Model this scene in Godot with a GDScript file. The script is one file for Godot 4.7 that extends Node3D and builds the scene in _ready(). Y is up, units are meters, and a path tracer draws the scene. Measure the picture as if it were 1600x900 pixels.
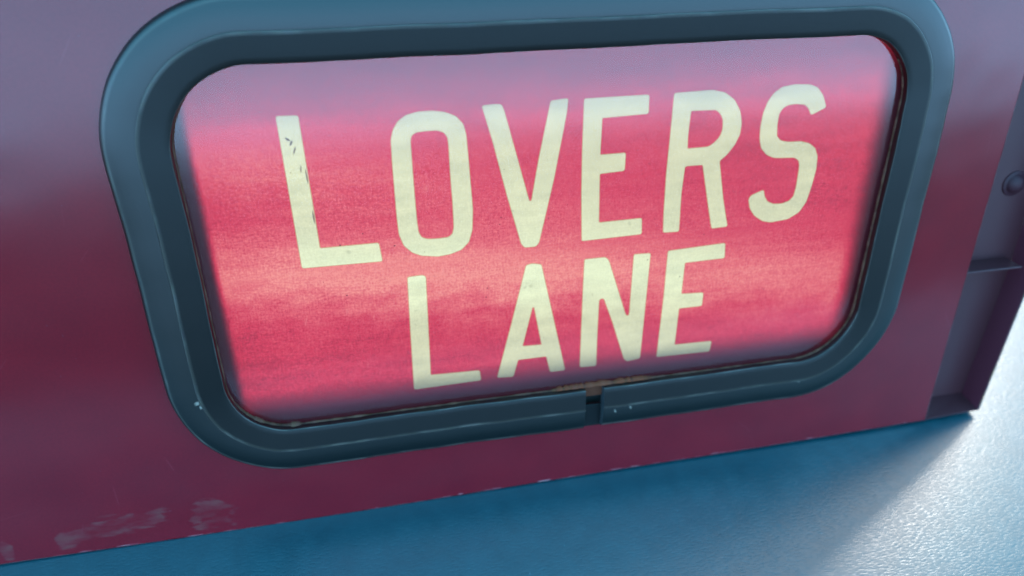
extends Node3D
# A lit destination sign cut from a vehicle, leaning back on a blue painted table top.
# Axes: x along the sign, y up, z towards the viewer; the sign's bottom edge rests at z = 0 on the table (y = 0).

const TILT := 16.0
var rng := RandomNumberGenerator.new()

# ---------------------------------------------------------------- helpers
func lin(r: float, g: float, b: float) -> Color:
	return Color(r, g, b).linear_to_srgb()

func mat(c: Color, rough: float, spec := 0.5) -> StandardMaterial3D:
	var m := StandardMaterial3D.new()
	m.albedo_color = c
	m.roughness = rough
	m.metallic_specular = spec
	return m

func put(called: String, mesh: Mesh, m: Material, parent: Node3D) -> MeshInstance3D:
	var o := MeshInstance3D.new()
	o.name = called
	o.mesh = mesh
	if m:
		o.material_override = m
	parent.add_child(o, true)
	return o

func thing(called: String, label: String, category: String) -> Node3D:
	var o := Node3D.new()
	o.name = called
	o.set_meta("label", label)
	o.set_meta("category", category)
	add_child(o, true)
	return o

func tri(st: SurfaceTool, a: Vector3, b: Vector3, c: Vector3, want: Vector3) -> void:
	# one triangle whose front (clockwise) side faces «want»
	if (b - a).cross(c - a).dot(want) > 0.0:
		var t := b
		b = c
		c = t
	for p in [a, b, c]:
		st.add_vertex(p)

func quad(st: SurfaceTool, a: Vector3, b: Vector3, c: Vector3, d: Vector3, want: Vector3) -> void:
	tri(st, a, b, c, want)
	tri(st, a, c, d, want)

func box(st: SurfaceTool, lo: Vector3, hi: Vector3, ch := 0.0005) -> void:
	# a box with chamfered edges
	var c := (lo + hi) / 2.0
	var h := (hi - lo) / 2.0
	ch = minf(ch, minf(h.x, minf(h.y, h.z)) * 0.6)
	var ax := [Vector3.RIGHT, Vector3.UP, Vector3.BACK]
	for i in 3:
		var u: Vector3 = ax[i]
		var v: Vector3 = ax[(i + 1) % 3]
		var w: Vector3 = ax[(i + 2) % 3]
		var hu := absf(h.dot(u))
		var hv := absf(h.dot(v))
		var hw := absf(h.dot(w))
		for s in [-1.0, 1.0]:
			var o: Vector3 = c + u * hu * s
			var p: Vector3 = v * (hv - ch)
			var q: Vector3 = w * (hw - ch)
			quad(st, o - p - q, o + p - q, o + p + q, o - p + q, u * s)
			for r in [-1.0, 1.0]:
				var e0: Vector3 = c + u * hu * s + v * (hv - ch) * r
				var e1: Vector3 = c + u * (hu - ch) * s + v * hv * r
				quad(st, e0 - q, e0 + q, e1 + q, e1 - q, u * s + v * r)
	for sx in [-1.0, 1.0]:
		for sy in [-1.0, 1.0]:
			for sz in [-1.0, 1.0]:
				var g := Vector3(sx, sy, sz)
				tri(st, c + g * Vector3(h.x, h.y - ch, h.z - ch), c + g * Vector3(h.x - ch, h.y, h.z - ch), c + g * Vector3(h.x - ch, h.y - ch, h.z), g)

func flat(st: SurfaceTool) -> ArrayMesh:
	st.generate_normals()
	return st.commit()

func begin(smooth := false) -> SurfaceTool:
	var st := SurfaceTool.new()
	st.begin(Mesh.PRIMITIVE_TRIANGLES)
	st.set_smooth_group(0 if smooth else -1)
	return st

func grid(rows: Array, colors: Array = [], closed := false, flip := false, uv := false) -> ArrayMesh:
	# rows of points -> one smooth indexed sheet
	var st := begin(true)
	var n: int = rows[0].size()
	for i in rows.size():
		for j in n:
			if not colors.is_empty():
				st.set_color(colors[i][j])
			if uv:
				st.set_uv(panel_uv(rows[i][j]))
			st.add_vertex(rows[i][j])
	var m := rows.size() if closed else rows.size() - 1
	for i in m:
		var i2 := (i + 1) % rows.size()
		for j in n - 1:
			var a := i * n + j
			var b := i * n + j + 1
			var c := i2 * n + j + 1
			var d := i2 * n + j
			for k in ([a, c, b, a, d, c] if flip else [a, b, c, a, c, d]):
				st.add_index(k)
	st.generate_normals()
	return st.commit()

func noise(freq: float, sd: int, oct := 3) -> FastNoiseLite:
	var n := FastNoiseLite.new()
	n.noise_type = FastNoiseLite.TYPE_SIMPLEX_SMOOTH
	n.frequency = freq
	n.seed = sd
	n.fractal_octaves = oct
	return n

func noise_bytes(w: int, h: int, freq: float, sd: int, sx := 1, sy := 1, oct := 3) -> PackedByteArray:
	# a noise picture, drawn out sx times along x and sy times along y
	var im: Image = noise(freq, sd, oct).get_seamless_image(maxi(8, w / sx), maxi(8, h / sy))
	im.convert(Image.FORMAT_L8)
	im.resize(w, h, Image.INTERPOLATE_CUBIC)
	return im.get_data()

func tex(w: int, h: int, d: PackedByteArray, format := Image.FORMAT_RGB8) -> ImageTexture:
	return ImageTexture.create_from_image(Image.create_from_data(w, h, false, format, d))

func ss(a: float, b: float, x: float) -> float:
	return smoothstep(a, b, x)

# ---------------------------------------------------------------- the window's rounded outline (millimetres in the sign's plane)
const LEFT := -256.5
const RIGHT := 297.5
const BOTTOM := 107.0
const TOP := 400.2
const GAP_A := 40.5
const GAP_B := 57.5

func stations(step: float, closed := false) -> Array:
	# counter-clockwise from the right end of the gap in the bottom edge: [point on the corner's centre or the lip, direction outwards, radius]
	var out := []
	var corners := [[RIGHT - 54, BOTTOM + 54, 54.0, -90.0], [RIGHT - 53, TOP - 53, 53.0, 0.0], [LEFT + 58, TOP - 58, 58.0, 90.0], [LEFT + 47, BOTTOM + 47, 47.0, 180.0]]
	var at := Vector2(GAP_B, BOTTOM)
	for k in 4:
		var c: Array = corners[k]
		var d := Vector2.from_angle(deg_to_rad(c[3]))
		var to: Vector2 = Vector2(c[0], c[1]) + d * c[2]
		var n := maxi(1, int(at.distance_to(to) / step))
		for i in n:
			out.append([at.lerp(to, float(i) / n), d, 0.0])
		var m := maxi(6, int(c[2] * 2.6 / step))
		for i in m:
			out.append([Vector2(c[0], c[1]), Vector2.from_angle(deg_to_rad(c[3] + 90.0 * i / m)), c[2]])
		at = Vector2(c[0], c[1]) + Vector2.from_angle(deg_to_rad(c[3] + 90.0)) * c[2]
	var last := Vector2(GAP_A, BOTTOM)
	var n2 := int(at.distance_to(last) / step)
	for i in n2 + 1:
		out.append([at.lerp(last, float(i) / n2), Vector2(0, -1), 0.0])
	if closed:
		for i in range(1, 6):
			out.append([last.lerp(Vector2(GAP_B, BOTTOM), i / 6.0), Vector2(0, -1), 0.0])
	return out

func on(station: Array, s: float, z: float) -> Vector3:
	var p: Vector2 = station[0] + station[1] * (station[2] + s)
	return Vector3(p.x, p.y, z) / 1000.0

func bottom_edge(x: float) -> float:
	# the hand-cut lower edge is not quite straight
	var k := [[-600, 3.0], [-465, 2.2], [-360, 1.0], [-258, 0.2], [-145, 0.2], [-25, 1.5], [100, 2.7], [237, 3.2], [411, 5.9], [490, 8.8]]
	for i in k.size() - 1:
		if x <= k[i + 1][0]:
			return lerpf(k[i][1], k[i + 1][1], (x - k[i][0]) / (k[i + 1][0] - k[i][0]))
	return 8.8

# ---------------------------------------------------------------- letters
func letter_outlines() -> Array:
	var l := []
	l.append([[-188, 361, -173.5, 360.5, -171, 258, -126.5, 258, -125, 242.5, -186, 243]])
	l.append([[-110, 339, -108, 346, -104, 352, -98, 356, -89, 358, -79, 358, -70, 356.5, -62, 353, -57, 347, -55, 339, -54, 321, -53, 299, -52, 279, -53, 262, -56, 252, -62, 246, -71, 243, -81, 242, -94, 244, -101, 247.5, -107, 254, -110, 264, -110.5, 278, -110.5, 304, -110.5, 322],
		[-96.5, 337, -95.5, 341, -92, 343.5, -85, 344, -76, 344, -71, 342, -68.5, 338, -68, 332, -67.7, 307, -67, 285, -67, 266, -68.3, 260, -72, 257.3, -80, 257, -88, 257.3, -93, 259.3, -95.3, 264, -96, 274, -96.3, 295, -96.5, 317]])
	l.append([[-42, 359.5, -32, 360, -28, 359.5, -26, 355, -6.8, 282, -4.6, 282, 1.3, 317, 10, 360, 23, 361, 22, 350, 13, 299, 1.4, 245.5, -1, 242.5, -10.3, 242.5, -13, 246, -24.3, 289, -34.5, 332]])
	l.append([[36, 360, 87, 360, 87.6, 346, 51, 345, 50.3, 344, 50, 315.3, 71, 315.5, 71, 301.3, 51.3, 300.3, 50.4, 299.5, 51.6, 258, 88.6, 258.5, 89.5, 244.5, 38, 243.4, 36.4, 284, 35.8, 322]])
	l.append([[108, 360, 139, 360.6, 150, 358, 158.5, 352, 164.5, 343, 167.2, 333, 167, 324, 163.8, 316, 158, 308, 152, 303, 155.5, 287, 159.6, 269, 166.6, 244, 152.6, 243.5, 148, 261, 142, 285, 138, 301, 124, 301, 122.3, 300, 121.4, 278, 122.7, 243.6, 109, 244, 108, 261, 107.2, 296, 107.6, 324, 107.8, 349],
		[123, 346, 144, 345.5, 148.3, 342, 151.2, 337, 151.8, 329, 150, 323, 146, 318.5, 141, 315.3, 122.8, 315, 122.2, 327, 122.6, 344]])
	l.append([[240, 341.5, 228, 336, 225, 341.5, 221, 345, 213, 346, 205.5, 345.4, 201.5, 343, 199, 339, 198.8, 330, 200, 320, 204, 316, 211, 314.2, 223, 314, 231, 311.5, 237, 307, 240.4, 300, 241.4, 289, 240, 274, 237.6, 260, 232.5, 251, 223, 245.5, 207, 244, 199, 246, 190.5, 252, 185.5, 259, 183.3, 267, 185, 270, 195.6, 274, 197.4, 268, 201, 263, 207, 260.3, 215, 260, 221.5, 262, 225, 266, 226, 275, 225.6, 293, 224, 298, 219.5, 301, 210, 301.4, 201, 302, 194, 305, 188, 311, 185.5, 319, 184.6, 330, 185.4, 340, 188, 349, 192, 355, 198.5, 359.6, 209, 361, 222, 360.3, 229.5, 357.5, 235.5, 351]])
	l.append([[-106.3, 226, -95, 226.5, -92, 225.3, -93.7, 130, -51, 128.5, -50, 118.5, -108.3, 117.7, -107.3, 179]])
	l.append([[-9, 226, -4, 227, 3.6, 225.4, 26.3, 118, 13, 118, 9.4, 135, -16.6, 135, -21, 118, -35, 119, -22, 171], [-3.8, 186, -2, 186, 5, 147.3, -12.7, 148]])
	l.append([[41, 226, 59, 226, 62, 223, 80, 169, 82, 166.2, 84, 167.5, 84.4, 226, 99, 225.5, 98.2, 181, 97, 120.5, 85, 119, 82, 122, 69, 162, 60, 186.4, 57.8, 187.4, 55.2, 186, 55, 150, 55.4, 118.4, 40.6, 119, 40.6, 165, 40.7, 202]])
	l.append([[115, 226, 166.8, 228, 168, 214, 131.3, 213.4, 131, 182.6, 152, 181.4, 152, 168.4, 132, 168.4, 130.3, 168, 129.6, 130, 166, 129, 165.3, 118.5, 113.6, 119.6, 115, 183]])
	return l

func poly(a: Array, r: float) -> PackedVector2Array:
	# the outline with every corner rounded off by about r
	var p := PackedVector2Array()
	var n := a.size() / 2
	for i in n:
		var q := Vector2(a[2 * i], a[2 * i + 1])
		var before := Vector2(a[2 * ((i + n - 1) % n)], a[2 * ((i + n - 1) % n) + 1])
		var after := Vector2(a[2 * ((i + 1) % n)], a[2 * ((i + 1) % n) + 1])
		var u := before - q
		var v := after - q
		var k := minf(r, minf(u.length(), v.length()) * 0.42)
		p.append(q + u.normalized() * k)
		p.append(q + (u.normalized() + v.normalized()) * k * 0.28)
		p.append(q + v.normalized() * k)
	return p

func cut(outer: PackedVector2Array, holes: Array) -> PackedVector2Array:
	# joins a hole to its outline by a bridge, so that it can be triangulated
	var o := outer
	for h: PackedVector2Array in holes:
		var hh := h
		if Geometry2D.is_polygon_clockwise(hh) == Geometry2D.is_polygon_clockwise(o):
			hh.reverse()
		var best := INF
		var bi := 0
		var bj := 0
		for i in o.size():
			for j in hh.size():
				var dd := o[i].distance_squared_to(hh[j])
				if dd < best:
					best = dd
					bi = i
					bj = j
		var joined := PackedVector2Array()
		for i in bi + 1:
			joined.append(o[i])
		for j in hh.size() + 1:
			joined.append(hh[(bj + j) % hh.size()])
		for i in range(bi, o.size()):
			joined.append(o[i])
		o = joined
	return o

func blind_uv(p: Vector2) -> Vector2:
	return Vector2((p.x + 270.0) / 580.0, (410.0 - p.y) / 315.0)

func sheet_into(mesh: ArrayMesh, outline: PackedVector2Array, z: float, m: Material) -> void:
	var ids := Geometry2D.triangulate_polygon(outline)
	var st := begin()
	for k in range(0, ids.size(), 3):
		var t := [outline[ids[k]], outline[ids[k + 1]], outline[ids[k + 2]]]
		if (t[1] - t[0]).cross(t[2] - t[0]) > 0.0:
			t = [t[0], t[2], t[1]]
		for q in t:
			st.set_uv(blind_uv(q))
			st.set_normal(Vector3(0, 0, 1))
			st.add_vertex(Vector3(q.x, q.y, z) / 1000.0)
	st.set_material(m)
	st.commit(mesh)

# ---------------------------------------------------------------- scene
func _ready() -> void:
	rng.seed = 7
	# ---- camera
	var cam := Camera3D.new()
	cam.name = "camera"
	cam.fov = 41.56
	cam.near = 0.02
	cam.far = 400.0
	cam.transform = Transform3D(Basis(Vector3(0.978494, 0.048143, 0.20058), Vector3(0.103506, 0.72651, -0.679315), Vector3(-0.178428, 0.685467, 0.705903)).orthonormalized(), Vector3(-0.1338, 0.627926, 0.377562))
	var lens := CameraAttributesPhysical.new()
	lens.frustum_focal_length = 31.63
	lens.frustum_focus_distance = 0.57
	lens.frustum_near = 0.02
	lens.frustum_far = 400.0
	lens.exposure_aperture = 4.0
	cam.attributes = lens
	cam.fov = 41.56
	add_child(cam)
	cam.current = true
	# ---- sky, exposure
	var env := Environment.new()
	env.background_mode = Environment.BG_SKY
	var skm := ProceduralSkyMaterial.new()
	skm.sky_top_color = lin(0.045, 0.19, 0.31)
	skm.sky_horizon_color = lin(0.205, 0.36, 0.57)
	skm.sky_curve = 0.16
	skm.sky_energy_multiplier = 1.0
	skm.ground_bottom_color = lin(0.012, 0.016, 0.02)
	skm.ground_horizon_color = lin(0.02, 0.03, 0.04)
	skm.sun_angle_max = 34.0
	skm.sun_curve = 0.4
	var sky := Sky.new()
	sky.sky_material = skm
	env.sky = sky
	env.background_energy_multiplier = 2.0
	env.tonemap_mode = Environment.TONE_MAPPER_LINEAR
	env.tonemap_exposure = 8.5
	env.sdfgi_enabled = true
	env.ssao_enabled = true
	env.ssil_enabled = true
	var we := WorldEnvironment.new()
	we.name = "world_environment"
	we.environment = env
	add_child(we)
	# ---- sun: low and broad behind a thin veil of cloud, behind the sign on the right
	var sun := DirectionalLight3D.new()
	sun.name = "sun"
	sun.light_energy = 0.45
	sun.light_color = lin(1.0, 0.94, 0.86)
	sun.light_angular_distance = 14.0
	sun.shadow_enabled = true
	add_child(sun)
	var el := deg_to_rad(43.0)
	var az := Vector3(0.655, 0, -0.755).normalized()
	var towards := az * cos(el) + Vector3.UP * sin(el)
	sun.look_at_from_position(towards * 5.0, Vector3.ZERO)

	build_ground()
	build_table()
	build_sign()

func build_ground() -> void:
	var n := noise_bytes(512, 512, 0.03, 31)
	var d := PackedByteArray()
	d.resize(512 * 512 * 3)
	for i in 512 * 512:
		var v := 50 + int((n[i] - 128) * 0.25)
		d[i * 3] = v
		d[i * 3 + 1] = v - 4
		d[i * 3 + 2] = v - 10
	var m := mat(Color.WHITE, 0.9)
	m.albedo_texture = tex(512, 512, d)
	m.uv1_triplanar = true
	m.uv1_world_triplanar = true
	m.uv1_scale = Vector3(0.5, 0.5, 0.5)
	var st := begin()
	quad(st, Vector3(-250, -0.74, -250), Vector3(250, -0.74, -250), Vector3(250, -0.74, 250), Vector3(-250, -0.74, 250), Vector3.UP)
	var o := put("ground", flat(st), m, self)
	o.set_meta("kind", "structure")

func build_table() -> void:
	var t := thing("table", "blue painted table with a grained semi-gloss top under the lit sign", "table")
	# embossed grain: short dashes along the board and a fine orange peel
	var w := 1024
	var a := noise_bytes(w, w, 0.24, 41, 5, 1, 2)
	var b := noise_bytes(w, w, 0.06, 42, 3, 1, 2)
	var c := noise_bytes(w, w, 0.2, 43, 1, 1, 2)
	var n := noise_bytes(w, w, 0.012, 44)
	var hd := PackedByteArray()
	hd.resize(w * w)
	for i in w * w:
		var dash := ss(0.04, 0.40, (a[i] - 128.0) / 128.0) * (0.85 + 0.15 * ss(90.0, 165.0, n[i]))
		var v := 0.5 - 0.36 * dash + 0.16 * b[i] / 255.0 + 0.10 * c[i] / 255.0
		hd[i] = int(clampf(v, 0.0, 1.0) * 255.0)
	var him := Image.create_from_data(w, w, false, Image.FORMAT_L8, hd)
	him.convert(Image.FORMAT_RGB8)
	him.bump_map_to_normal_map(1.6)
	# colour: even blue paint, a little cloudy, with a few pale scratches
	var cd := PackedByteArray()
	cd.resize(w * w * 3)
	for i in w * w:
		var k := (n[i] - 128.0) / 128.0 * 3.0 + (c[i] - 128.0) / 128.0 * 2.0
		cd[i * 3] = int(8 + k * 0.6)
		cd[i * 3 + 1] = int(45 + k)
		cd[i * 3 + 2] = int(53 + k)
	for k in 7:
		spot(cd, w, rng.randi_range(120, w - 120), rng.randi_range(120, w - 120), 1.0, rng.randf_range(25.0, 110.0), rng.randf_range(0.4, 2.2), [58, 84, 92], 0.6)
	for k in 30:
		spot(cd, w, rng.randi_range(10, w - 10), rng.randi_range(10, w - 10), rng.randf_range(0.8, 1.8), rng.randf_range(0.8, 3.0), rng.randf() * PI, [70, 96, 104], 0.6)
	var m := mat(Color.WHITE, 0.26, 0.48)
	m.albedo_texture = tex(w, w, cd)
	m.normal_enabled = true
	m.normal_texture = ImageTexture.create_from_image(him)
	m.normal_scale = 0.18
	m.uv1_triplanar = true
	m.uv1_scale = Vector3(2.5, 2.5, 2.5)
	var st := begin()
	box(st, Vector3(-1.0, -0.036, -0.62), Vector3(1.12, 0.0, 0.5), 0.004)
	put("tabletop", flat(st), m, t)
	var lm := mat(lin(0.03, 0.07, 0.1), 0.5)
	for x in [-0.93, 1.05]:
		for z in [-0.55, 0.43]:
			var s2 := begin()
			box(s2, Vector3(x - 0.03, -0.738, z - 0.03), Vector3(x + 0.03, -0.0365, z + 0.03), 0.003)
			put("leg", flat(s2), lm, t)

# ---------------------------------------------------------------- the sign
func build_sign() -> void:
	var t := thing("destination_sign", "maroon sign panel with a lit red blind lettered LOVERS LANE in a black rubber frame", "sign")
	t.rotation_degrees.x = -TILT
	build_panel(t)
	build_gasket(t)
	build_blind(t)

func maroon() -> StandardMaterial3D:
	# the painted sheet: an even coat with dull mottling, dried smears and knocks near the lower edge
	var w := 1400
	var h := 900
	var a := noise_bytes(w, h, 0.01, 51)
	var b := noise_bytes(w, h, 0.25, 52)
	var c := noise_bytes(w, h, 0.045, 53, 2, 1, 4)
	var b2 := noise_bytes(w, h, 0.16, 54, 4, 1, 3)
	var d := PackedByteArray()
	d.resize(w * h * 3)
	for y in h:
		var my := 650.0 - y * 660.0 / h
		for x in w:
			var mx := -560.0 + x * 1050.0 / w
			var i := y * w + x
			var k := 1.0 + (a[i] - 128.0) / 128.0 * 0.05 + (b[i] - 128.0) / 128.0 * 0.05
			var r := 93.0 * k
			var g := 2.0 * k
			var bl := 17.0 * k
			if my < 42.0 and mx < -250.0 and mx > -480.0:
				var nz := (c[i] - 128.0) / 128.0
				# two dried smears and a short rub
				var s1 := 1.0 - absf(my - (18.0 + (mx + 415.0) * 0.15)) / (9.0 + nz * 6.0)
				s1 *= ss(-418.0, -408.0, mx + nz * 8.0) * ss(-318.0, -336.0, mx + nz * 10.0)
				var s2 := 1.0 - Vector2((mx + 292.0) / 22.0, (my - 22.0) / 17.0).length() + nz * 0.5
				s2 *= ss(-0.05, 0.25, absf(my - 18.0 + nz * 9.0) / 16.0)
				var s3 := 1.0 - Vector2((mx + 373.0) / 9.0, (my - 38.0) / 1.6).length()
				var s4 := 1.0 - Vector2((mx + 456.0) / 6.0, (my - 16.0) / 11.0).length() + nz * 0.3
				var s := clampf(maxf(maxf(s1, s2 * 1.1), maxf(s3, s4)), 0.0, 1.0)
				var fine := (b2[i] - 128.0) / 128.0
				s = ss(0.04, 0.30, s + fine * 0.10) * clampf(0.45 + nz * 0.75 + fine * 0.22, 0.06, 0.9)
				r = lerpf(r, 92.0, s)
				g = lerpf(g, 38.0, s)
				bl = lerpf(bl, 38.0, s)
			d[i * 3] = clampi(int(r), 0, 255)
			d[i * 3 + 1] = clampi(int(g), 0, 255)
			d[i * 3 + 2] = clampi(int(bl), 0, 255)
	# dust, chips and hairline scratches in the paint
	for k in 420:
		var q := rng.randf_range(0.5, 1.1)
		spot(d, w, rng.randi_range(5, w - 5), rng.randi_range(5, h - 5), q, q * rng.randf_range(0.7, 2.0), rng.randf() * PI, [86, 62, 66], rng.randf_range(0.2, 0.7))
	for k in 60:
		spot(d, w, rng.randi_range(5, w - 5), rng.randi_range(40, h - 15), 0.8, rng.randf_range(8.0, 30.0), rng.randf() * PI, [112, 46, 52], rng.randf_range(0.2, 0.5))
	for k in 90:
		var ex := rng.randf_range(-540.0, 410.0)
		var ey := bottom_edge(ex) + rng.randf_range(-0.4, 1.2)
		spot(d, w, int((ex + 560.0) * w / 1050.0), int((650.0 - ey) * h / 660.0), rng.randf_range(1.5, 12.0), rng.randf_range(0.7, 1.3), 0.0, [150, 120, 120], rng.randf_range(0.2, 0.8))
	var m := mat(Color.WHITE, 0.3, 0.1)
	m.albedo_texture = tex(w, h, d)
	m.clearcoat_enabled = true
	m.clearcoat = 0.78
	m.clearcoat_roughness = 0.19
	return m

func panel_uv(p: Vector3) -> Vector2:
	return Vector2((p.x * 1000.0 + 560.0) / 1050.0, (650.0 - p.y * 1000.0) / 660.0)

func build_panel(t: Node3D) -> void:
	var m := maroon()
	var ring := stations(6.0, true)
	var dent := noise(0.009, 57, 2)
	# the outer edge met by a ray from the window's centre through each station
	var rows := []
	var mid := Vector2(20.0, 253.0)
	var edge := []
	for s in ring:
		var p: Vector2 = s[0] + s[1] * (s[2] + 34.0)
		var d := (p - mid).normalized()
		var far := INF
		if d.x > 0:
			far = minf(far, (414.0 - mid.x) / d.x)
		if d.x < 0:
			far = minf(far, (-555.0 - mid.x) / d.x)
		if d.y > 0:
			far = minf(far, (640.0 - mid.y) / d.y)
		if d.y < 0:
			far = minf(far, (3.0 - mid.y) / d.y)
		edge.append(mid + d * far)
	# the four corners take the nearest station
	for corner in [Vector2(414, 3), Vector2(414, 640), Vector2(-555, 640), Vector2(-555, 3)]:
		var best := 0
		for i in edge.size():
			if edge[i].distance_to(corner) < edge[best].distance_to(corner):
				best = i
		edge[best] = corner
	for i in ring.size():
		var e: Vector2 = edge[i]
		if e.y < 20.0:
			e.y = bottom_edge(e.x)
		if e.x > 400.0:
			e.x = lerpf(415.0, 407.0, e.y / 640.0)
		var p0 := on(ring[i], 30.0, 0.0)
		var p2 := Vector3(e.x, e.y, 0.0) / 1000.0
		var row := []
		for k in 17:
			var q := p0.lerp(p2, k / 16.0)
			q.z += dent.get_noise_2d(q.x * 1000.0, q.y * 1000.0) * 0.0005 * sin(PI * k / 16.0)
			row.append(q)
		rows.append(row)
	var panel := put("panel", grid(rows, [], true, false, true), m, t)
	# the cut edge: rounded over, bare where the paint has been knocked off, then a lip folded back
	var er := []
	var ec := []
	var fr := []
	var wear := noise(0.035, 61)
	for i in ring.size():
		var p: Vector3 = rows[i][16]
		var e2 := Vector3(p.x, p.y, 0)
		var o := Vector3.ZERO
		var at: Vector2 = edge[i]
		if at.y < 20.0: o += Vector3(0, -1, 0)
		if at.y > 630.0: o += Vector3(0, 1, 0)
		if at.x > 400.0: o += Vector3(1, 0, 0)
		if at.x < -550.0: o += Vector3(-1, 0, 0)
		var inward := Vector3(0, 6.0, 0) if at.y < 20.0 else Vector3.ZERO
		er.append([e2 - o * 0.0006 + Vector3(0, 0, 0.0002), e2 - o * 0.0002 + Vector3(0, 0, 0.0001), e2 + Vector3(0, 0, -0.0006), e2 + Vector3(0, 0, -0.0015)])
		fr.append([e2 + Vector3(0, 0, -0.0015), e2 + inward / 1000.0 + Vector3(0, 0, -0.012)])
		var col := []
		for k in 4:
			var v := ss(0.0, 0.35, wear.get_noise_2d(p.x * 1000.0, p.y * 1000.0 + k * 2.0))
			col.append(Color(0.09, 0.006, 0.010).lerp(Color(0.14, 0.12, 0.12), v * 0.8))
		ec.append(col)
	var em := mat(Color.WHITE, 0.5)
	em.vertex_color_use_as_albedo = true
	put("cut_edge", grid(er, ec, true), em, panel)
	put("folded_lip", grid(fr, [], true), mat(lin(0.12, 0.012, 0.025), 0.5), panel)
	# the pocket beside the panel: back plate, floor, outer wall, a small shelf and a round-headed bolt
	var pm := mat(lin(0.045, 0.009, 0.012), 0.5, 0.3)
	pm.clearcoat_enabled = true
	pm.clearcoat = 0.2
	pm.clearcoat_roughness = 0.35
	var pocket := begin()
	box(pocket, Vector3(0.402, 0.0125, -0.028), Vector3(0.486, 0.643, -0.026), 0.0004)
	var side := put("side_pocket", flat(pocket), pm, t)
	var fl := begin()
	var x0 := 0.4165
	var f := [Vector3(x0, 0.0062, -0.0012), Vector3(0.4785, 0.0086, -0.0012), Vector3(0.4785, 0.0128, -0.0262), Vector3(x0, 0.0128, -0.0262)]
	var dn := Vector3(0, -0.0012, 0)
	quad(fl, f[0], f[1], f[2], f[3], Vector3.UP)
	quad(fl, f[0] + dn, f[1] + dn, f[2] + dn, f[3] + dn, Vector3.DOWN)
	quad(fl, f[0], f[1], f[1] + dn, f[0] + dn, Vector3.BACK)
	put("floor_plate", flat(fl), pm, side)
	var wl := []
	var wc := []
	var rust := noise(0.05, 67)
	for i in 41:
		var y := lerpf(8.0, 643.0, i / 40.0)
		var x := 479.0 + minf((y - 8.0) * 0.06, 9.0) + rust.get_noise_1d(y * 2.0) * 0.5
		wl.append([Vector3(x - 1.2, y + (4.0 if i == 0 else 0.0), -26.5) / 1000.0, Vector3(x - 1.0, y, -2.0) / 1000.0, Vector3(x - 0.8, y, -0.6) / 1000.0, Vector3(x - 0.2, y, 0.0) / 1000.0, Vector3(x + 0.6, y, -0.5) / 1000.0, Vector3(x + 0.8, y, -2.0) / 1000.0, Vector3(x + 0.8, y + (4.0 if i == 0 else 0.0), -29.0) / 1000.0])
		var cc := []
		for k in 7:
			var v := ss(-0.2, 0.3, rust.get_noise_2d(y, k * 3.0)) if k > 1 and k < 5 else 0.0
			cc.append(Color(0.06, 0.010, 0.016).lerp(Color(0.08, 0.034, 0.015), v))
		wc.append(cc)
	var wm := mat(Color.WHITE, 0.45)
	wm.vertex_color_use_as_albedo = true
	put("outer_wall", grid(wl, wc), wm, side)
	var sh := begin()
	box(sh, Vector3(0.4165, 0.1735, -0.0262), Vector3(0.4775, 0.1755, -0.004), 0.0005)
	put("shelf", flat(sh), pm, side)
	var bolt_head := []
	for i in 20:
		var a := TAU * i / 20.0
		var row := []
		for q in [[0.0, 5.6], [3.5, 5.2], [6.0, 4.0], [8.0, 2.0], [8.8, 0.4], [9.0, 0.0], [12.0, 0.0], [12.4, -0.4], [12.4, -1.2]]:
			row.append(Vector3(461.0 + cos(a) * q[0], 253.0 + sin(a) * q[0], -24.8 + q[1]) / 1000.0)
		bolt_head.append(row)
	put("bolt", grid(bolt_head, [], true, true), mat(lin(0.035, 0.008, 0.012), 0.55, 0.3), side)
	# the lamp box behind the window, its base cut level so that the sign leans back on it
	var hb := begin()
	var k := tan(deg_to_rad(TILT))
	var q0 := -0.0125
	var q1 := -0.15
	var xa := -0.40
	var xb := 0.372
	var lo0 := -q0 * k + 0.0004
	var lo1 := -q1 * k + 0.0004
	var b0 := [Vector3(xa, lo0, q0), Vector3(xb, lo0, q0), Vector3(xb, 0.47, q0), Vector3(xa, 0.47, q0)]
	var b1 := [Vector3(xa, lo1, q1), Vector3(xb, lo1, q1), Vector3(xb, 0.44, q1), Vector3(xa, 0.44, q1)]
	quad(hb, b1[0], b1[1], b1[2], b1[3], Vector3.FORWARD)
	quad(hb, b0[0], b0[1], b1[1], b1[0], Vector3.DOWN)
	quad(hb, b0[3], b0[2], b1[2], b1[3], Vector3.UP)
	quad(hb, b0[0], b0[3], b1[3], b1[0], Vector3.LEFT)
	quad(hb, b0[1], b0[2], b1[2], b1[1], Vector3.RIGHT)
	put("lamp_box", flat(hb), mat(lin(0.05, 0.05, 0.055), 0.6), t)

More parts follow.
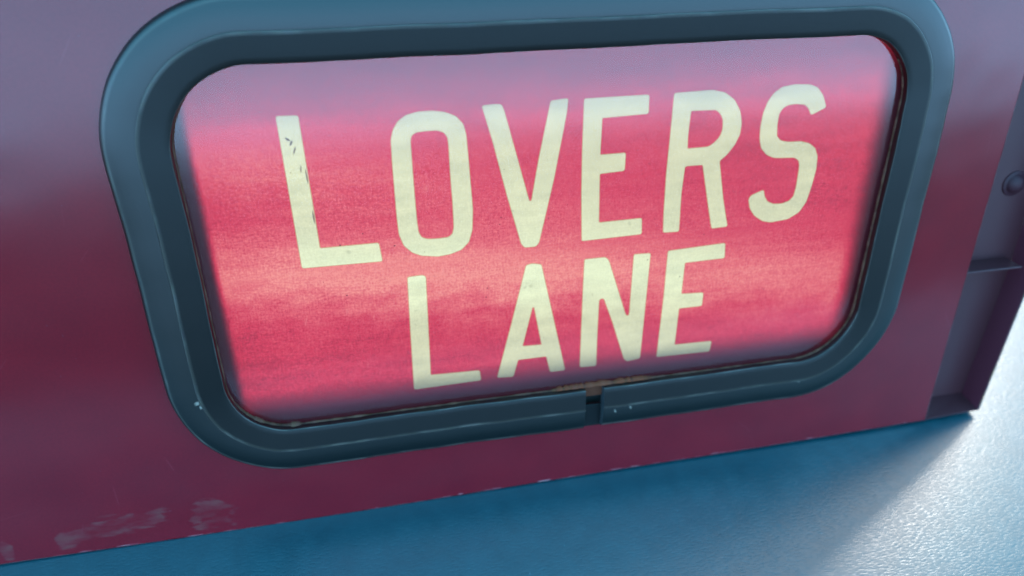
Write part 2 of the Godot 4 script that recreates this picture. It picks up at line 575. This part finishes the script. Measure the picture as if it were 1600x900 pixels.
func band(ring: Array, profile: Array, edges: Array, seed_: int) -> ArrayMesh:
	# a rubber section swept round the window; «edges» are the profile points that wear pale
	var wear := noise(0.02, seed_, 4)
	var wave := noise(0.009, 75, 3)
	var rows := []
	var cols := []
	for i in ring.size():
		var row := []
		var col := []
		var at := on(ring[i], 20.0, 0.0) * 1000.0
		var wob := wave.get_noise_2d(at.x, at.y)
		for j in profile.size():
			var q: Array = profile[j]
			row.append(on(ring[i], q[0] + wob * 1.1 * (1.0 if j > 1 else 0.4), q[1] + wob * 0.3 * (1.0 if q[1] > 1.5 else 0.0)))
			var v := 0.0
			if j in edges:
				v = 0.35 + 0.65 * ss(-0.15, 0.5, wear.get_noise_2d(at.x, at.y + j * 40.0)) * (0.55 if at.y > 150.0 else 1.0)
			for nick in [[-278.7, 144.9, 1.7], [-276.5, 140.5, 1.0], [69, 81.8, 1.1], [71, 81.9, 1.1], [73, 82, 1.1], [75, 82, 1.0], [83, 82.3, 1.0], [250, 85, 1.0]]:
				if Vector2(row[j].x * 1000.0 - nick[0], row[j].y * 1000.0 - nick[1]).length() < nick[2]:
					v = 2.2
			var dust := 0.5 + 0.5 * wear.get_noise_2d(at.x * 0.6 + j * 9.0, at.y * 0.6)
			col.append((Color(0.002, 0.0023, 0.0026) * (0.85 + 0.5 * dust)).lerp(Color(0.15, 0.115, 0.095), minf(v * 0.5, 1.1)))
		rows.append(row)
		cols.append(col)
	var mesh := grid(rows, cols)
	# square cut ends at the gap
	var st := begin()
	for e in [0, ring.size() - 1]:
		var r: Array = rows[e]
		var n: Vector3 = Vector3.LEFT if e == 0 else Vector3.RIGHT
		for j in r.size() - 1:
			st.set_color(Color(0.03, 0.035, 0.038))
			var a: Vector3 = r[j]
			var b: Vector3 = r[j + 1]
			quad(st, a, b, Vector3(b.x, b.y, 0.0), Vector3(a.x, a.y, 0.0), n)
	st.generate_normals()
	st.commit(mesh)
	return mesh

func build_gasket(t: Node3D) -> void:
	var ring := stations(1.6)
	var rub := mat(Color.WHITE, 0.37, 0.5)
	rub.vertex_color_use_as_albedo = true
	var peel := noise_bytes(256, 256, 0.08, 71)
	var im := Image.create_from_data(256, 256, false, Image.FORMAT_L8, peel)
	im.convert(Image.FORMAT_RGB8)
	im.bump_map_to_normal_map(0.7)
	rub.normal_enabled = true
	rub.normal_texture = ImageTexture.create_from_image(im)
	rub.normal_scale = 0.12
	rub.uv1_triplanar = true
	rub.uv1_scale = Vector3(16, 16, 16)
	var outer := [[21.2, 9.35], [22.0, 9.4], [23.5, 9.4], [26.0, 9.3], [28.5, 9.2], [31.0, 9.0], [34.0, 8.6], [37.0, 8.1], [39.2, 7.5], [40.6, 7.3], [42.6, 5.9], [44.0, 3.0], [44.8, 1.2], [45.0, 0.0]]
	var inner := [[0.0, 0.8], [0.0, 4.0], [0.05, 7.5], [0.35, 8.2], [1.0, 8.5], [5.0, 8.9], [12.0, 9.5], [18.0, 10.0], [20.4, 10.2], [20.9, 10.1], [21.2, 9.9], [21.4, 8.9]]
	var g := put("window_gasket", band(ring, outer, [9], 73), rub, t)
	var strip: StandardMaterial3D = rub.duplicate()
	strip.metallic_specular = 0.36
	strip.roughness = 0.4
	put("locking_strip", band(ring, inner, [3, 8, 9, 10], 77), strip, g)
	# what shows in the gap between the two ends: a metal lip, a dark slot, the seat of the gasket
	var st := begin()
	box(st, Vector3(0.034, 0.0955, -0.001), Vector3(0.064, 0.1085, 0.0022), 0.0006)
	put("metal_lip", flat(st), mat(lin(0.075, 0.02, 0.011), 0.7, 0.2), g)
	var s2 := begin()
	box(s2, Vector3(0.034, 0.0615, -0.001), Vector3(0.064, 0.0855, 0.0016), 0.0006)
	put("gasket_seat", flat(s2), mat(lin(0.0015, 0.002, 0.0025), 0.6, 0.3), g)
	var s3 := begin()
	box(s3, Vector3(0.030, 0.080, -0.011), Vector3(0.068, 0.100, -0.008), 0.0003)
	put("slot_back", flat(s3), mat(lin(0.002, 0.002, 0.002), 0.8), g)
	# the old brown sealant squeezed out along the glass, in beads near the gap
	var loop := stations(1.6, true)
	var rows := []
	var cols := []
	var nz := noise(0.05, 81, 4)
	for i in loop.size():
		var at := on(loop[i], 0.0, 0.0) * 1000.0
		var v := nz.get_noise_2d(at.x * 1.4, at.y * 1.4)
		var r := 1.25 + 0.4 * v
		if at.y > 380.0:
			r *= 0.5
		var lift := 0.0
		if at.y < 112.0 and at.x > 8.0 and at.x < 112.0:
			var k := ss(8.0, 20.0, at.x) * ss(112.0, 92.0, at.x)
			lift = k * (0.8 + 1.5 * absf(sin(at.x * PI / (6.4 + 0.8 * sin(at.x * 0.1)))))
			r += lift * 0.75
		if at.y < 135.0 and at.x < -205.0:
			r += 0.9 * ss(0.0, 0.4, v) + 0.5
		r = maxf(r, 0.6)
		var row := []
		var col := []
		for k in 9:
			var a := PI * k / 8.0
			row.append(on(loop[i], 0.6 - sin(a) * r - lift * 0.5 + 0.0, 1.0 + cos(a) * r * 1.2 + 0.6))
			col.append(Color(0.022, 0.009, 0.005).lerp(Color(0.085, 0.034, 0.022), clampf(0.5 + v * 0.7, 0.0, 1.0)).lerp(Color(0.10, 0.023, 0.011), clampf(lift * 0.5, 0.0, 0.9)))
		rows.append(row)
		cols.append(col)
	var sm := mat(Color.WHITE, 0.7, 0.25)
	sm.vertex_color_use_as_albedo = true
	put("sealant", grid(rows, cols, true, true), sm, t)
	# glass
	var gm := mat(Color(0.03, 0.04, 0.04, 0.03), 0.13)
	gm.transparency = BaseMaterial3D.TRANSPARENCY_ALPHA
	var gs := begin()
	quad(gs, Vector3(-0.266, 0.098, 0.001), Vector3(0.307, 0.098, 0.001), Vector3(0.307, 0.409, 0.001), Vector3(-0.266, 0.409, 0.001), Vector3.BACK)
	put("glass_pane", flat(gs), gm, t)

func build_blind(t: Node3D) -> void:
	# cloth blind lit from within: the light of the lamps behind it, seen through red print and through bare cloth
	var w := 1392
	var h := 756
	var streak := noise_bytes(w, h, 0.035, 91, 12, 1, 3)
	var cloud := noise_bytes(w, h, 0.02, 92, 2, 1, 4)
	var warp := noise_bytes(w, h, 0.22, 93, 1, 6, 2)
	var weft := noise_bytes(w, h, 0.2, 94, 4, 1, 2)
	var grain := noise_bytes(w, h, 0.17, 96, 1, 1, 2)
	var fleck := noise_bytes(w, h, 0.16, 95, 1, 3, 2)
	var red := PackedByteArray()
	red.resize(w * h * 3)
	var bare := PackedByteArray()
	bare.resize(w * h * 3)
	for y in h:
		var my := 410.0 - y * 315.0 / h
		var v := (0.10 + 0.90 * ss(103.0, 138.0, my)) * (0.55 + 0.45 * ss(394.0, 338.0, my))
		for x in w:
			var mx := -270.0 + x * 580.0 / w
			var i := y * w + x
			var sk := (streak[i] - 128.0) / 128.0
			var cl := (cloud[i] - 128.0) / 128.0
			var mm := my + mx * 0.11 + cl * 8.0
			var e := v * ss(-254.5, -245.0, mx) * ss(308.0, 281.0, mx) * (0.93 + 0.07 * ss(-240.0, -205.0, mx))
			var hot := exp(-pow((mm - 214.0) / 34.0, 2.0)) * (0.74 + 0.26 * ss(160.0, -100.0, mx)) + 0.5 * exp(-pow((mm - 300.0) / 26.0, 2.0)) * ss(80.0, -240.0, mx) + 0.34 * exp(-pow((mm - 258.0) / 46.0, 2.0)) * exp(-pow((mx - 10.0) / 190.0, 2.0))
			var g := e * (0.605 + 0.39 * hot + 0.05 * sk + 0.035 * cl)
			var wv := (warp[i] - 128.0) / 128.0 * 0.09 + (weft[i] - 128.0) / 128.0 * 0.09 + (grain[i] - 128.0) / 128.0 * 0.13
			var fl := maxf(0.0, (fleck[i] - 172.0) / 90.0) * 0.22
			g += e * (wv * 0.55 + fl * 0.30)
			var a := clampf(g / 0.62, 0.0, 1.0)
			var b := clampf((g - 0.62) / 0.36, 0.0, 1.2)
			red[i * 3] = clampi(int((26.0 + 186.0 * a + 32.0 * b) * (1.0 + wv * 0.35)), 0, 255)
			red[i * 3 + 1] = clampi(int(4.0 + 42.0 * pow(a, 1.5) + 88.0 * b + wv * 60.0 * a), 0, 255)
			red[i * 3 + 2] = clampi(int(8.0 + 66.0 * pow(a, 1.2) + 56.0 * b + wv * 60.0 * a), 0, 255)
			var q := clampf(0.30 + 0.70 * e + 0.10 * e * hot + wv * 0.28 + 0.04 * cl + 0.03 * sk, 0.0, 1.15)
			bare[i * 3] = clampi(int(219.0 * q), 0, 255)
			bare[i * 3 + 1] = clampi(int((215.0 + 9.0 * hot) * q), 0, 255)
			bare[i * 3 + 2] = clampi(int((171.0 + 11.0 * hot) * q), 0, 255)
	# specks of dirt on the cloth, and the brown blemish on the first letter
	for k in 46:
		var sx := rng.randi_range(70, w - 60)
		var sy := rng.randi_range(90, h - 90)
		var rad := rng.randf_range(0.7, 1.7)
		spot(red, w, sx, sy, rad, rad * rng.randf_range(0.7, 1.6), rng.randf() * PI, [70, 20, 25], 0.8)
		spot(bare, w, sx, sy, rad, rad, 0.0, [70, 62, 48], 0.8)
	for k in 30:
		spot(red, w, rng.randi_range(70, w - 80), rng.randi_range(120, h - 120), rng.randf_range(0.8, 1.5), rng.randf_range(3.0, 13.0), rng.randf_range(-0.5, 0.2), [250, 170, 165], 0.45)
	for k in 60:
		spot(bare, w, rng.randi_range(60, w - 60), rng.randi_range(80, h - 80), rng.randf_range(2.0, 7.0), rng.randf_range(2.0, 5.0), rng.randf() * PI, [176, 176, 138], 0.35)
	for q in [[-182.5, 344.5, 2.6, 6.0, 0.9, 0.95], [-180.6, 341.5, 2.4, 6.5, -0.5, 0.9], [-179, 336, 1.8, 9.0, -0.35, 0.8], [-176.5, 322, 1.8, 9.0, -0.1, 0.5], [-173.2, 316, 1.6, 17.0, 0.03, 0.75], [-172.2, 284, 1.7, 16.0, 0.03, 0.75], [-184, 320, 1.2, 2.0, 0.0, 0.6]]:
		var uv := blind_uv(Vector2(q[0], q[1]))
		spot(bare, w, int(uv.x * w), int(uv.y * h), q[2], q[3], q[4], [92, 66, 44], q[5])
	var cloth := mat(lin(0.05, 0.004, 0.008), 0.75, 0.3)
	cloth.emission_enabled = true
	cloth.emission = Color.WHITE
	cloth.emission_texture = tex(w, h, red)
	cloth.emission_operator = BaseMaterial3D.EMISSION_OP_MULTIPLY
	var plain := mat(lin(0.03, 0.03, 0.024), 0.75, 0.3)
	plain.emission_enabled = true
	plain.emission = Color.WHITE
	plain.emission_texture = tex(w, h, bare)
	plain.emission_operator = BaseMaterial3D.EMISSION_OP_MULTIPLY
	var fringe := plain.duplicate()
	fringe.emission = Color(0.93, 0.66, 0.62)
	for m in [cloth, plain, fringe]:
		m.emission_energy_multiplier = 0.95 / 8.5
	var sheet := ArrayMesh.new()
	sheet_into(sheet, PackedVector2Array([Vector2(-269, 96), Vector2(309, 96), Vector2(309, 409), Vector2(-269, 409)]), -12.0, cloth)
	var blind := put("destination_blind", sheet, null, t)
	for o in letter_outlines():
		var outer := poly(o[0], 1.3)
		var holes := []
		var holes2 := []
		if o.size() > 1:
			var hh := poly(o[1], 1.3)
			holes.append(hh)
			holes2.append(Geometry2D.offset_polygon(hh, -0.7, Geometry2D.JOIN_ROUND)[0])
		var mesh := ArrayMesh.new()
		sheet_into(mesh, cut(outer, holes), -11.5, plain)
		sheet_into(mesh, cut(Geometry2D.offset_polygon(outer, 0.7, Geometry2D.JOIN_ROUND)[0], holes2), -11.7, fringe)
		put("letter", mesh, null, blind)

func spot(d: PackedByteArray, w: int, cx: int, cy: int, rx: float, ry: float, turn: float, c: Array, k: float) -> void:
	var h := d.size() / 3 / w
	var r := int(maxf(rx, ry)) + 2
	for y in range(maxi(0, cy - r), mini(h, cy + r + 1)):
		for x in range(maxi(0, cx - r), mini(w, cx + r + 1)):
			var p := Vector2(x - cx, y - cy).rotated(turn)
			var s := ss(1.0, 0.45, Vector2(p.x / rx, p.y / ry).length()) * k
			if s > 0.0:
				var i := (y * w + x) * 3
				for j in 3:
					d[i + j] = int(lerpf(d[i + j], c[j], s))
